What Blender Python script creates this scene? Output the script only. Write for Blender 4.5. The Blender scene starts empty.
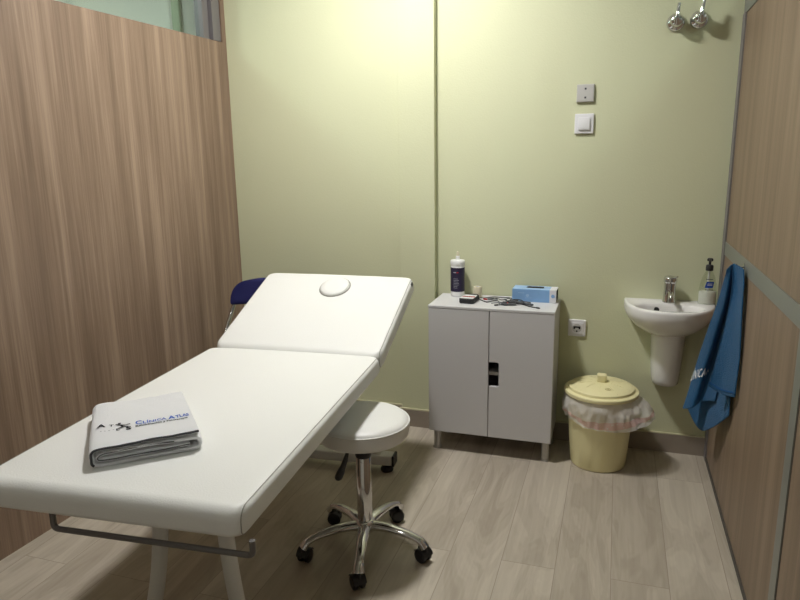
import bpy, bmesh, math, random
from mathutils import Vector, Matrix, noise
random.seed(7)
scene = bpy.context.scene
COL = scene.collection
PI = math.pi

# ------------------------------------------------------------------ materials
def mat(name, color=(.8, .8, .8), rough=.5, metal=0., bump=0., bscale=60., spec=.5, trans=0., ior=1.45, coat=0., sheen=0., mottle=0., mscale=8.):
    m = bpy.data.materials.new(name); m.use_nodes = True
    nt = m.node_tree; b = nt.nodes['Principled BSDF']
    b.inputs['Base Color'].default_value = (*color, 1)
    b.inputs['Roughness'].default_value = rough
    b.inputs['Metallic'].default_value = metal
    b.inputs['Specular IOR Level'].default_value = spec
    b.inputs['Transmission Weight'].default_value = trans
    b.inputs['IOR'].default_value = ior
    b.inputs['Coat Weight'].default_value = coat
    b.inputs['Sheen Weight'].default_value = sheen
    tc = nt.nodes.new('ShaderNodeTexCoord')
    if bump:
        n = nt.nodes.new('ShaderNodeTexNoise'); n.inputs['Scale'].default_value = bscale; n.inputs['Detail'].default_value = 4
        bp = nt.nodes.new('ShaderNodeBump'); bp.inputs['Strength'].default_value = bump; bp.inputs['Distance'].default_value = .01
        nt.links.new(tc.outputs['Object'], n.inputs['Vector']); nt.links.new(n.outputs['Fac'], bp.inputs['Height'])
        nt.links.new(bp.outputs['Normal'], b.inputs['Normal'])
    if mottle:
        n = nt.nodes.new('ShaderNodeTexNoise'); n.inputs['Scale'].default_value = mscale; n.inputs['Detail'].default_value = 5
        mx = nt.nodes.new('ShaderNodeMix'); mx.data_type = 'RGBA'
        nt.links.new(tc.outputs['Object'], n.inputs['Vector']); nt.links.new(n.outputs['Fac'], mx.inputs['Factor'])
        mx.inputs[6].default_value = (*[c * (1 - mottle) for c in color], 1)
        mx.inputs[7].default_value = (*[min(1, c * (1 + mottle)) for c in color], 1)
        nt.links.new(mx.outputs[2], b.inputs['Base Color'])
    return m

def wood_mat(name, c1, c2, c3, seed=0.):
    # vertical laminate grain: broad long streaks plus fine fibres
    m = bpy.data.materials.new(name); m.use_nodes = True
    nt = m.node_tree; L = nt.links.new; b = nt.nodes['Principled BSDF']
    tc = nt.nodes.new('ShaderNodeTexCoord')
    def nz(scale, detail, rough=.55):
        mp = nt.nodes.new('ShaderNodeMapping'); mp.inputs['Scale'].default_value = scale; mp.inputs['Location'].default_value = (seed, seed * .7, seed * .3)
        n = nt.nodes.new('ShaderNodeTexNoise'); n.inputs['Scale'].default_value = 1; n.inputs['Detail'].default_value = detail; n.inputs['Roughness'].default_value = rough
        L(tc.outputs['Object'], mp.inputs['Vector']); L(mp.outputs['Vector'], n.inputs['Vector']); return n.outputs['Fac']
    a = nz((14, 14, .55), 3); f = nz((150, 150, 3.0), 5, .7); w = nz((34, 34, 1.1), 2)
    def mth(op, x, y):
        n = nt.nodes.new('ShaderNodeMath'); n.operation = op
        for i, v in enumerate((x, y)):
            if isinstance(v, (int, float)): n.inputs[i].default_value = v
            else: L(v, n.inputs[i])
        return n.outputs[0]
    s = mth('ADD', mth('ADD', mth('MULTIPLY', a, .42), mth('MULTIPLY', w, .28)), mth('MULTIPLY', f, .30))
    r = nt.nodes.new('ShaderNodeValToRGB'); e = r.color_ramp.elements
    e[0].position = .38; e[0].color = (*c1, 1); e[1].position = .62; e[1].color = (*c3, 1)
    k = e.new(.5); k.color = (*c2, 1)
    L(s, r.inputs['Fac']); L(r.outputs['Color'], b.inputs['Base Color'])
    b.inputs['Roughness'].default_value = .48
    bp = nt.nodes.new('ShaderNodeBump'); bp.inputs['Strength'].default_value = .08; bp.inputs['Distance'].default_value = .004
    L(f, bp.inputs['Height']); L(bp.outputs['Normal'], b.inputs['Normal'])
    return m

def floor_mat():
    m = bpy.data.materials.new('light_oak_laminate'); m.use_nodes = True
    nt = m.node_tree; L = nt.links.new; b = nt.nodes['Principled BSDF']
    tc = nt.nodes.new('ShaderNodeTexCoord')
    mp = nt.nodes.new('ShaderNodeMapping'); mp.inputs['Rotation'].default_value = (0, 0, PI / 2); mp.inputs['Location'].default_value = (.35, -.047, 0)
    L(tc.outputs['Object'], mp.inputs['Vector'])
    def brick(mortar):
        br = nt.nodes.new('ShaderNodeTexBrick'); br.offset = .37; br.inputs['Scale'].default_value = 1
        br.inputs['Brick Width'].default_value = 1.28; br.inputs['Row Height'].default_value = .186
        br.inputs['Mortar Size'].default_value = mortar; br.inputs['Mortar Smooth'].default_value = .2
        br.inputs['Color1'].default_value = (0, 0, 0, 1); br.inputs['Color2'].default_value = (1, 1, 1, 1); br.inputs['Mortar'].default_value = (.5, .5, .5, 1)
        L(mp.outputs['Vector'], br.inputs['Vector']); return br
    br = brick(.0011)
    # shift the grain per plank
    sep = nt.nodes.new('ShaderNodeVectorMath'); sep.operation = 'SCALE'; sep.inputs[3].default_value = 7.3
    L(br.outputs['Color'], sep.inputs[0])
    add = nt.nodes.new('ShaderNodeVectorMath'); add.operation = 'ADD'; L(tc.outputs['Object'], add.inputs[0]); L(sep.outputs[0], add.inputs[1])
    def nz(scale, detail, dist=0.):
        q = nt.nodes.new('ShaderNodeMapping'); q.inputs['Scale'].default_value = scale
        n = nt.nodes.new('ShaderNodeTexNoise'); n.inputs['Scale'].default_value = 1; n.inputs['Detail'].default_value = detail; n.inputs['Distortion'].default_value = dist
        L(add.outputs[0], q.inputs['Vector']); L(q.outputs['Vector'], n.inputs['Vector']); return n.outputs['Fac']
    g1 = nz((9, 1.6, 1), 3, 1.2); g2 = nz((90, 3, 1), 4, .2)
    # cathedral figure: contour lines of the slow noise
    wv = nt.nodes.new('ShaderNodeMath'); wv.operation = 'MULTIPLY'; wv.inputs[1].default_value = 55; L(g1, wv.inputs[0])
    sn = nt.nodes.new('ShaderNodeMath'); sn.operation = 'SINE'; L(wv.outputs[0], sn.inputs[0])
    def mul(x, k):
        n = nt.nodes.new('ShaderNodeMath'); n.operation = 'MULTIPLY'; n.inputs[1].default_value = k; L(x, n.inputs[0]); return n.outputs[0]
    def ad(x, y):
        n = nt.nodes.new('ShaderNodeMath'); n.operation = 'ADD'; L(x, n.inputs[0]); L(y, n.inputs[1]); return n.outputs[0]
    s = ad(ad(mul(g1, .66), mul(g2, .22)), ad(mul(sn.outputs[0], .025), mul(br.outputs['Color'], .10)))
    r = nt.nodes.new('ShaderNodeValToRGB'); e = r.color_ramp.elements
    e[0].position = .32; e[0].color = (.352, .302, .240, 1); e[1].position = .64; e[1].color = (.525, .470, .388, 1)
    L(s, r.inputs['Fac'])
    mx = nt.nodes.new('ShaderNodeMix'); mx.data_type = 'RGBA'; mx.inputs[7].default_value = (.27, .22, .175, 1)
    L(br.outputs['Fac'], mx.inputs['Factor']); L(r.outputs['Color'], mx.inputs[6]); L(mx.outputs[2], b.inputs['Base Color'])
    b.inputs['Roughness'].default_value = .46
    bp = nt.nodes.new('ShaderNodeBump'); bp.inputs['Strength'].default_value = .1; bp.inputs['Distance'].default_value = .003
    L(g2, bp.inputs['Height']); L(bp.outputs['Normal'], b.inputs['Normal'])
    return m

def glass_mat(name, tint=(.88, .95, .92), refl=.08):
    m = bpy.data.materials.new(name); m.use_nodes = True
    nt = m.node_tree; nt.nodes.clear(); L = nt.links.new
    o = nt.nodes.new('ShaderNodeOutputMaterial'); t = nt.nodes.new('ShaderNodeBsdfTransparent'); g = nt.nodes.new('ShaderNodeBsdfGlossy'); mx = nt.nodes.new('ShaderNodeMixShader')
    t.inputs['Color'].default_value = (*tint, 1); g.inputs['Roughness'].default_value = .02; mx.inputs[0].default_value = refl
    L(t.outputs[0], mx.inputs[1]); L(g.outputs[0], mx.inputs[2]); L(mx.outputs[0], o.inputs[0]); return m

def film_mat(name, color, alpha):
    m = mat(name, color, .35, bump=.25, bscale=45)
    b = m.node_tree.nodes['Principled BSDF']; b.inputs['Alpha'].default_value = alpha; return m

def emit_mat(name, color, strength):
    m = bpy.data.materials.new(name); m.use_nodes = True
    b = m.node_tree.nodes['Principled BSDF']; b.inputs['Base Color'].default_value = (.9, .9, .9, 1)
    b.inputs['Emission Color'].default_value = (*color, 1); b.inputs['Emission Strength'].default_value = strength; return m

M = dict(
    paint=mat('lime_wall_paint', (.615, .628, .425), .6, bump=.12, bscale=160, mottle=.02, mscale=3),
    ceil=mat('white_ceiling_paint', (.80, .79, .74), .8),
    neigh=mat('pale_wall_paint', (.72, .73, .69), .8),
    sage=mat('sage_paint', (.34, .42, .30), .7),
    woodL=wood_mat('oak_laminate_panel', (.168, .110, .076), (.248, .170, .119), (.350, .250, .180), 0.),
    woodR=wood_mat('oak_laminate_panel_pale', (.158, .109, .074), (.208, .147, .100), (.262, .189, .131), 3.1),
    floor=floor_mat(),
    skirt=mat('taupe_skirting', (.30, .255, .21), .5, mottle=.08, mscale=30),
    skirttop=mat('skirting_cap', (.56, .53, .36), .5),
    alu=mat('brushed_aluminium', (.265, .275, .255), .42, .5, bump=.04, bscale=200),
    frame=mat('grey_aluminium_frame', (.23, .215, .22), .45, .4),
    dark=mat('shadow_gap_rubber', (.08, .07, .06), .7),
    glass=glass_mat('clear_glass'),
    leather=mat('white_leatherette', (.75, .75, .73), .42, bump=.10, bscale=220, mottle=.015, mscale=5),
    seam=mat('grey_seam_thread', (.34, .33, .30), .7),
    wpaint=mat('white_powder_coat', (.62, .62, .60), .4),
    steel=mat('dark_steel_bar', (.16, .15, .145), .38, .6),
    rubber=mat('black_rubber', (.012, .012, .013), .6),
    plast=mat('black_plastic', (.016, .016, .018), .38),
    chrome=mat('chrome', (.66, .66, .67), .08, 1.0),
    cab=mat('white_cabinet_lacquer', (.62, .615, .625), .38),
    cabin=mat('cabinet_interior', (.50, .49, .48), .6),
    catleg=mat('satin_grey_plastic', (.50, .49, .47), .35, .3),
    towelw=mat('white_terry', (.89, .89, .91), .95, bump=.7, bscale=420, sheen=.3),
    binding=mat('charcoal_binding', (.06, .06, .068), .9, bump=.5, bscale=500),
    logoblue=mat('blue_embroidery', (.025, .11, .50), .7),
    logoblack=mat('black_embroidery', (.012, .012, .02), .7),
    logowhite=mat('white_embroidery', (.80, .82, .85), .7),
    towelb=mat('blue_terry', (.003, .092, .235), .95, bump=1., bscale=260, sheen=.15, mottle=.25, mscale=160),
    towelband=mat('blue_woven_band', (.009, .09, .30), .8),
    navy=mat('navy_upholstery', (.012, .014, .10), .62, bump=.15, bscale=300),
    basin=mat('white_porcelain', (.78, .77, .76), .12, coat=.4),
    plate=mat('white_switch_plastic', (.74, .74, .76), .35),
    greyplate=mat('grey_plate_plastic', (.50, .49, .47), .4),
    hole=mat('dark_recess', (.006, .006, .006), .8),
    bin=mat('cream_bin_plastic', (.80, .74, .43), .42, mottle=.02, mscale=6),
    mould=mat('moulded_mark_plastic', (.50, .44, .19), .5),
    bag=film_mat('white_bag_film', (.93, .90, .87), .55),
    pink=film_mat('pink_drawstring_film', (.95, .62, .60), .50),
    navlabel=mat('dark_navy_label', (.022, .017, .050), .4),
    whitep=mat('white_plastic', (.80, .80, .80), .32),
    red=mat('red_print', (.55, .03, .035), .5),
    txtgrey=mat('grey_print', (.42, .42, .48), .5),
    tape=mat('beige_bandage', (.66, .60, .45), .85, bump=.4, bscale=300),
    glove=mat('sky_blue_carton', (.22, .40, .68), .55, mottle=.06, mscale=40),
    glovetop=mat('pale_blue_carton', (.34, .52, .76), .55),
    carton=mat('pale_carton', (.70, .70, .74), .55),
    nitrile=mat('black_nitrile', (.01, .01, .012), .45),
    cable=mat('black_cable', (.018, .018, .02), .5),
    gcable=mat('grey_cable', (.20, .21, .22), .5),
    clip=mat('grey_clip_plastic', (.06, .065, .075), .4),
    clear=glass_mat('clear_bottle_plastic', (.93, .95, .90), .07),
    soap=mat('white_soap', (.82, .82, .80), .35),
    bluel=mat('blue_label', (.02, .07, .36), .4),
    lamp=emit_mat('lamp_diffuser', (1.0, .985, .962), 305.),
    lamp_fill=emit_mat('lamp_diffuser_added_fill', (1.0, .985, .962), 40.),
    lampn=emit_mat('lamp_diffuser_corridor', (.95, 1.0, .98), 78.),
)

# ------------------------------------------------------------------ helpers
def obj(name, bm, m, parent=None, smooth=None, mats=None):
    me = bpy.data.meshes.new(name)
    bmesh.ops.recalc_face_normals(bm, faces=bm.faces[:])
    bm.to_mesh(me); bm.free()
    for k in (mats or [m]): me.materials.append(k)
    o = bpy.data.objects.new(name, me); COL.objects.link(o)
    if parent: o.parent = parent
    if smooth is not None:
        a = math.radians(smooth)
        me.polygons.foreach_set('use_smooth', [True] * len(me.polygons))
        b2 = bmesh.new(); b2.from_mesh(me)
        for e in b2.edges:
            if len(e.link_faces) == 2 and e.calc_face_angle(0) > a: e.smooth = False
        b2.to_mesh(me); b2.free()
    return o

def tag(o, label=None, cat=None, group=None, kind=None):
    if label: o['label'] = label
    if cat: o['category'] = cat
    if group: o['group'] = group
    if kind: o['kind'] = kind
    return o

def thing(name, label, cat, loc=(0, 0, 0), rz=0., group=None):
    o = bpy.data.objects.new(name, None); COL.objects.link(o)
    o.empty_display_size = .05; o.location = loc; o.rotation_euler = (0, 0, rz)
    return tag(o, label, cat, group)

def struct(name, bm, m, parent=None, smooth=None, label=None):
    o = obj(name, bm, m, parent, smooth)
    if parent is None: o['kind'] = 'structure'
    if label: o['label'] = label
    return o

def box(bm, x0, x1, y0, y1, z0, z1, bev=0., seg=2, T=None):
    g = bmesh.ops.create_cube(bm, size=1)
    vs = g['verts']
    for v in vs:
        v.co = Vector((x0 + (v.co.x + .5) * (x1 - x0), y0 + (v.co.y + .5) * (y1 - y0), z0 + (v.co.z + .5) * (z1 - z0)))
    if bev:
        es = list({e for v in vs for e in v.link_edges})
        r = bmesh.ops.bevel(bm, geom=es, offset=bev, segments=seg, profile=.5, affect='EDGES')
        vs = list({v for f in r['faces'] for v in f.verts} | {v for v in vs if v.is_valid})
    if T is not None:
        for v in vs: v.co = T @ v.co
    return vs

def BX(*a, **k):
    bm = bmesh.new(); box(bm, *a, **k); return bm

def rr(w, l, r, n=6):
    """points of a rounded rectangle, counter-clockwise"""
    r = max(min(r, w / 2 - 1e-4, l / 2 - 1e-4), 1e-4); P = []
    for cx, cy, a0 in ((w/2-r, l/2-r, 0), (-w/2+r, l/2-r, PI/2), (-w/2+r, -l/2+r, PI), (w/2-r, -l/2+r, 1.5*PI)):
        for i in range(n + 1):
            a = a0 + PI / 2 * i / n; P.append((cx + r * math.cos(a), cy + r * math.sin(a)))
    return P

def loft(bm, rings, cap0=True, cap1=True, closed=True, T=None):
    R = []
    for ring in rings:
        R.append([bm.verts.new(T @ Vector(p) if T is not None else p) for p in ring])
    n = len(R[0])
    for a, b in zip(R, R[1:]):
        for i in range(n if closed else n - 1):
            j = (i + 1) % n; bm.faces.new((a[i], a[j], b[j], b[i]))
    if cap0: bm.faces.new(R[0][::-1])
    if cap1: bm.faces.new(R[-1])
    return R

def pad(bm, w, l, h, r, e=.015, crown=.0, z0=0., T=None, n=8):
    """upholstered slab: rounded plan, rounded edges, slight crown. centred in x,y"""
    rings = []
    def ring(ins, z): return [(x, y, z0 + z) for x, y in rr(w - 2 * ins, l - 2 * ins, r - ins * .6, n)]
    for i in range(5):
        a = PI / 2 * i / 4; rings.append(ring(e * (1 - math.sin(a)), e * (1 - math.cos(a))))
    for i in range(5):
        a = PI / 2 * i / 4; rings.append(ring(e * (1 - math.cos(a)), h - e + e * math.sin(a)))
    m = min(w, l) / 2
    for f in (.25, .5, .8): rings.append(ring(e + (m - e) * f * .95, h + crown * (1 - (1 - f) ** 2)))
    loft(bm, rings, T=T)

def lathe(bm, prof, n=40, T=None, cap0=True, cap1=True, mod=None):
    rings = []
    for r, z in prof:
        rings.append([((mod(2*PI*i/n, r, z) if mod else r) * math.cos(2*PI*i/n), (mod(2*PI*i/n, r, z) if mod else r) * math.sin(2*PI*i/n), z) for i in range(n)])
    loft(bm, rings, cap0, cap1, T=T)

def smooth_path(P, k=6):
    P = [Vector(p) for p in P]; out = []
    for i in range(len(P) - 1):
        p0 = P[max(i-1, 0)]; p1 = P[i]; p2 = P[i+1]; p3 = P[min(i+2, len(P)-1)]
        for j in range(k):
            t = j / k
            out.append(.5 * ((2*p1) + (p2-p0)*t + (2*p0-5*p1+4*p2-p3)*t*t + (3*p1-p0-3*p2+p3)*t**3))
    out.append(P[-1]); return out

def tube(bm, path, rad, n=10, closed=False, sx=1., sz=1., up=None, T=None):
    """tube along a path; rad number or list; optional flattening"""
    P = [Vector(p) for p in path]; N = len(P)
    rings = []; ref = None
    for i in range(N):
        if closed: t = P[(i+1) % N] - P[i-1]
        else: t = P[min(i+1, N-1)] - P[max(i-1, 0)]
        t.normalize()
        if ref is None:
            ref = Vector(up) if up else (Vector((0, 0, 1)) if abs(t.z) < .9 else Vector((1, 0, 0)))
        if up: ref = Vector(up)
        s = t.cross(ref); s.normalize(); u = s.cross(t); u.normalize(); ref = u
        r = rad[i] if isinstance(rad, (list, tuple)) else rad
        rings.append([P[i] + s * (math.cos(2*PI*k/n) * r * sx) + u * (math.sin(2*PI*k/n) * r * sz) for k in range(n)])
    if closed: rings.append(rings[0])
    loft(bm, rings, not closed, not closed, T=T)
    if closed: bmesh.ops.remove_doubles(bm, verts=bm.verts[:], dist=1e-6)

def TUBE(*a, **k):
    bm = bmesh.new(); tube(bm, *a, **k); return bm

def round_path(P, r, k=5):
    """polyline with filleted corners"""
    P = [Vector(p) for p in P]; out = [P[0]]
    for i in range(1, len(P) - 1):
        a = (P[i-1] - P[i]).normalized(); b = (P[i+1] - P[i]).normalized()
        for j in range(k + 1):
            t = j / k; p = P[i] + a * r; q = P[i] + b * r
            out.append((1-t)**2 * p + 2*t*(1-t) * P[i] + t*t * q)
    out.append(P[-1]); return out

def text_faces(s, size=1., res=2, bold=.0):
    cu = bpy.data.curves.new('t', 'FONT'); cu.body = s; cu.size = size; cu.resolution_u = res; cu.offset = bold * size
    o = bpy.data.objects.new('t', cu); COL.objects.link(o)
    dg = bpy.context.evaluated_depsgraph_get(); dg.update()
    me = bpy.data.meshes.new_from_object(o.evaluated_get(dg))
    V = [(v.co.x, v.co.y) for v in me.vertices]; F = [tuple(p.vertices) for p in me.polygons]
    bpy.data.objects.remove(o); bpy.data.curves.remove(cu); bpy.data.meshes.remove(me)
    return V, F

def text_bm(items, f, bold=.022):
    """items: (string, x, y, size, xstretch); f maps (u,v) to a point. letters stay separate islands"""
    bm = bmesh.new()
    for s, x, y, size, sx in items:
        V, F = text_faces(s, size, 2, bold)
        vs = [bm.verts.new(f(x + a * sx, y + b)) for a, b in V]
        for q in F:
            try: bm.faces.new([vs[i] for i in q])
            except ValueError: pass
    return bm

def grid_bm(P, solid=0.):
    bm = bmesh.new()
    vs = [[bm.verts.new(p) for p in row] for row in P]
    for i in range(len(vs) - 1):
        for j in range(len(vs[0]) - 1):
            bm.faces.new((vs[i][j], vs[i][j+1], vs[i+1][j+1], vs[i+1][j]))
    return bm

def cat_grid(rows, ku=8, kv=8):
    R = [smooth_path(r, ku) for r in rows]
    cols = [smooth_path([R[i][j] for i in range(len(R))], kv) for j in range(len(R[0]))]
    return [[cols[j][i] for j in range(len(cols))] for i in range(len(cols[0]))]

def rotT(loc=(0, 0, 0), rx=0, ry=0, rz=0):
    return Matrix.Translation(loc) @ Matrix.Rotation(rz, 4, 'Z') @ Matrix.Rotation(ry, 4, 'Y') @ Matrix.Rotation(rx, 4, 'X')

# ------------------------------------------------------------------ room
YB, XR, ZC, YF = 3.204, .459, 2.75, -1.3
def xl(y): return -1.988 - .045 * (YB - y)          # the left partition runs slightly askew
struct('floor', BX(-3.9, 1.75, YF - .1, YB + .1, -.06, 0), M['floor'])
struct('ceiling', BX(-3.9, 1.75, YF - .1, YB + .1, ZC, ZC + .06), M['ceil'])
bm = bmesh.new(); box(bm, -3.9, 1.75, YB, YB + .1, 0, ZC); struct('wall_back', bm, M['paint'])
struct('wall_front', BX(-3.9, 1.75, YF - .1, YF, 0, ZC), M['ceil'])
bm = bmesh.new(); box(bm, -1.035, -.852, YB - .044, YB, 0, ZC, bev=.002); struct('trim_1', bm, M['paint'], label='shallow painted pilaster on the back wall')
# left partition: wood panel to 2 m, glazing above
def skew(bm):
    for v in bm.verts: v.co.x += xl(v.co.y) + 1.988
    return bm
XL = -1.988
struct('wall_left', skew(BX(XL - .08, XL, YF, YB, 0, 2.0)), M['woodL'])
w1 = thing('window_1', None, None); w1['kind'] = 'structure'; w1['label'] = 'interior glazing strip above the left wood partition'
bm = bmesh.new()
box(bm, XL - .075, XL - .02, YF, 3.175, 2.0, 2.006)
box(bm, XL - .075, XL - .02, YF, 3.175, ZC - .04, ZC)
box(bm, XL - .055, XL - .006, 3.104, 3.168, 2.004, ZC)
box(bm, XL - .07, XL - .025, 3.052, 3.098, 2.004, ZC)
box(bm, XL - .07, XL - .025, YF, YF + .06, 2.004, ZC)
obj('window_frame', skew(bm), M['frame'], w1)
obj('window_jamb', skew(BX(XL - .08, XL, 3.170, YB, 2.0, ZC)), M['woodL'], w1)
obj('window_pane', skew(BX(XL - .053, XL - .047, YF + .06, 3.052, 2.006, ZC - .04)), M['glass'], w1)
# neighbouring corridor seen through the glass
struct('wall_left_corridor', BX(-3.9, -3.8, YF, YB, 0, ZC), M['neigh'])
struct('wall_back_corridor', BX(-3.8, -2.075, 3.19, YB, 0, ZC), M['neigh'])
struct('trim_2', BX(-2.285, -2.24, 3.17, 3.19, 0, ZC), M['sage'], label='sage pilaster in the corridor beyond the glass')
# right partition
struct('wall_right', BX(XR, XR + .08, YF, YB, 0, 1.958), M['woodR'])
w2 = thing('window_2', None, None); w2['kind'] = 'structure'; w2['label'] = 'interior glazing strip above the right wood partition'
bm = bmesh.new()
box(bm, XR - .003, XR + .08, YF, YB, 1.960, 2.05)
box(bm, XR + .01, XR + .06, YF, YB, ZC - .04, ZC)
box(bm, XR + .01, XR + .06, 3.14, YB, 2.05, ZC)
box(bm, XR + .01, XR + .06, YF, YF + .06, 2.05, ZC)
obj('window_frame', bm, M['alu'], w2)
obj('window_pane', BX(XR + .032, XR + .038, YF + .06, 3.14, 2.05, ZC - .04), M['glass'], w2)
struct('wall_right_corridor', BX(1.65, 1.75, YF, YB, 0, ZC), M['neigh'])
struct('trim_3', BX(XR - .003, XR, YF, 3.142, .973, 1.029), M['alu'], label='flat aluminium strip along the right partition at one metre')
struct('trim_4', BX(XR - .003, XR, 1.782, 1.842, .02, .973), M['alu'], label='upright aluminium strip on the right partition')
struct('trim_5', BX(XR - .006, XR, 3.142, YB, 0, 1.96), M['frame'], label='grey corner profile where the right partition meets the back wall')
struct('trim_6', BX(XR - .0012, XR, 1.776, 1.782, .02, .973), M['dark'], label='dark joint beside the upright strip')
struct('baseboard_right', BX(XR - .004, XR, YF, 3.142, 0, .02), M['dark'])
bm = bmesh.new()
box(bm, -2.0, -1.047, YB - .012, YB, 0, .092); box(bm, -1.047, -.84, YB - .056, YB - .0445, 0, .092); box(bm, -.8515, -.84, YB - .0445, YB, 0, .092)
box(bm, -1.047, -1.0355, YB - .0445, YB, 0, .092)
box(bm, -.84, XR - .006, YB - .012, YB, 0, .092)
bb = struct('baseboard_back', bm, M['skirt'])
bm = bmesh.new()
box(bm, -2.0, -1.047, YB - .011, YB, .092, .099); box(bm, -1.047, -.84, YB - .055, YB - .0445, .092, .099); box(bm, -.84, XR - .006, YB - .011, YB, .092, .097)
obj('baseboard_cap', bm, M['skirttop'], bb)

# ------------------------------------------------------------------ lamps
def ceiling_lamp(x, y, r, mt, label):
    t = thing('ceiling_light', label, 'ceiling light', (x, y, ZC))
    bm = bmesh.new(); lathe(bm, [(r, -.002), (r + .004, -.012), (r + .02, -.010), (r + .024, 0), (r, 0)], 40, cap0=False, cap1=False); obj('frame', bm, M['whitep'], t, 40)
    bm = bmesh.new(); lathe(bm, [(r, -.001), (r, -.006), (.001, -.008)], 40, cap1=False); obj('diffuser', bm, mt, t, 40)
ceiling_lamp(-.98, 2.33, .115, M['lamp'], 'round recessed ceiling light over the head of the massage table')
ceiling_lamp(-.85, .1, .115, M['lamp_fill'], 'added round fill light in the ceiling, unseen behind the viewer')  # weak fill lamp added to brighten the near end of the room
ceiling_lamp(-2.9, 1.9, .15, M['lampn'], 'round ceiling light in the corridor beyond the left glazing')
ceiling_lamp(1.05, 1.5, .12, M['lampn'], 'added round light, unseen beyond the right glazing')  # unseen lamp added to light the space behind the right glass

# ------------------------------------------------------------------ massage table (local x = right, y = towards head)
TA = math.radians(4.4)
mt = thing('massage_table', 'long white padded massage table with raised head end and a round face plug', 'massage table', (-1.1635, 2.190, 0), TA)
W, ZT, TH = .705, .68, .068
L0 = 1.148
def sideprof(l, h, ins, iy, rt=.032, rb=.014):
    """rounded slab outline in the y-z plane, big radius on top, small below"""
    P = []
    for cy_, cz_, r, a0 in ((l/2 - iy, h - ins, rt, 0), (-l/2 + iy, h - ins, rt, PI/2), (-l/2 + iy, ins, rb, PI), (l/2 - iy, ins, rb, 1.5*PI)):
        r = max(r - ins * .5, .004); sy = 1 if cy_ > 0 else -1; sz = 1 if cz_ > h/2 else -1
        for i in range(9):
            a = a0 + PI/2 * i / 8; P.append((cy_ - sy * r + r * math.cos(a), cz_ - sz * r + r * math.sin(a)))
    return P
def slab_ins(d, e, R=.042):
    ins = .8 * (e - math.sqrt(e*e - (e - d)**2)) if d < e else 0
    iy = R - math.sqrt(R*R - (R - d)**2) if d < R else 0
    return ins, iy
def slab(w, l, h, T, e=.020, crown=.003):
    """upholstered slab: one cover wrapped over top and ends, side panels sewn in"""
    bm = bmesh.new(); rings = []
    ds = [0, .0008, .003, .0065, .011, .016, .020, .028, .038, .05, w * .2, w * .35]
    seq = [(-w/2 + d, d) for d in ds] + [(0, w/2)] + [(w/2 - d, d) for d in ds[::-1]]
    for x, d in seq:
        f = 1 - min(1, abs(x) / (w/2)) ** 2.5
        ins, iy = slab_ins(d, e)
        rings.append([(x, y, z + (crown * f if z > h/2 else 0)) for y, z in sideprof(l, h, ins, iy)])
    loft(bm, rings, T=T); return bm
def seam(w, l, h, sgn, T, e=.020):
    d = .0095; ins, iy = slab_ins(d, e)
    pts = [T @ Vector((sgn * (w/2 - d), y, z)) for y, z in sideprof(l, h, ins - .0004, iy - .0004)]
    return TUBE(pts, .0013, 6, closed=True)
ST = Matrix.Translation((0, .030 - L0/2, ZT - TH))
seat = obj('cushion', slab(W, L0, TH, ST), M['leather'], mt, 60)
for s in (-1, 1): obj('seam', seam(W, L0, TH, s, ST), M['seam'], seat, 60)
LB, BA = .585, math.radians(21.5)
BT = Matrix.Translation((.000, .038, ZT - TH + .004)) @ Matrix.Rotation(math.radians(-1.8), 4, 'Z') @ Matrix.Rotation(BA, 4, 'X') @ Matrix.Translation((0, LB / 2, 0))
back = obj('backrest', slab(W, LB, TH, BT), M['leather'], mt, 60)
for s in (-1, 1): obj('seam', seam(W, LB, TH, s, BT), M['seam'], back, 60)
# face-hole plug
bm = bmesh.new()
ov = lambda s, z: [(.064 * s * math.cos(a), .070 * s * math.sin(a), z) for a in [2*PI*i/36 for i in range(36)]]
loft(bm, [ov(1.0, -.012), ov(1.02, .001), ov(1.0, .008), ov(.9, .013), ov(.6, .0155), ov(.25, .016)], T=BT @ Matrix.Translation((.02, .165, TH + .002)))
plug = obj('face_plug', bm, M['leather'], back, 60)
bm = bmesh.new(); tube(bm, [BT @ Vector((p[0] + .02, p[1] + .165, TH + .0045)) for p in ov(1.055, 0)], .0026, 6, closed=True); obj('piping', bm, M['seam'], plug, 60)
obj('corner_clip', BX(-.008, .006, -.012, .010, -.010, .006, bev=.003, T=BT @ Matrix.Translation((W/2 - .004, LB/2 - .055, TH - .012))), M['plast'], back)
# under-frame
bm = bmesh.new()
for x in (-.27, .27): box(bm, x - .02, x + .02, -1.04, -.02, ZT - TH - .035, ZT - TH - .001, bev=.004)
for y in (-1.04, -.55, -.06): box(bm, -.27, .27, y, y + .04, ZT - TH - .034, ZT - TH - .002, bev=.003)
obj('frame', bm, M['wpaint'], mt)
bm = bmesh.new()
for x in (-.29, .29): box(bm, x - .018, x + .018, -LB/2 + .03, LB/2 - .22, -.036, -.001, bev=.004, T=BT)
box(bm, -.29, .29, -LB/2 + .36, -LB/2 + .39, -.034, -.002, bev=.003, T=BT)
obj('backrest_rail', bm, M['wpaint'], mt)
bm = TUBE([(0, -.45, .30), (0, -.02, .50), (0, .24, .61)], .018, 12); obj('actuator', bm, M['steel'], mt, 50)
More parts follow.
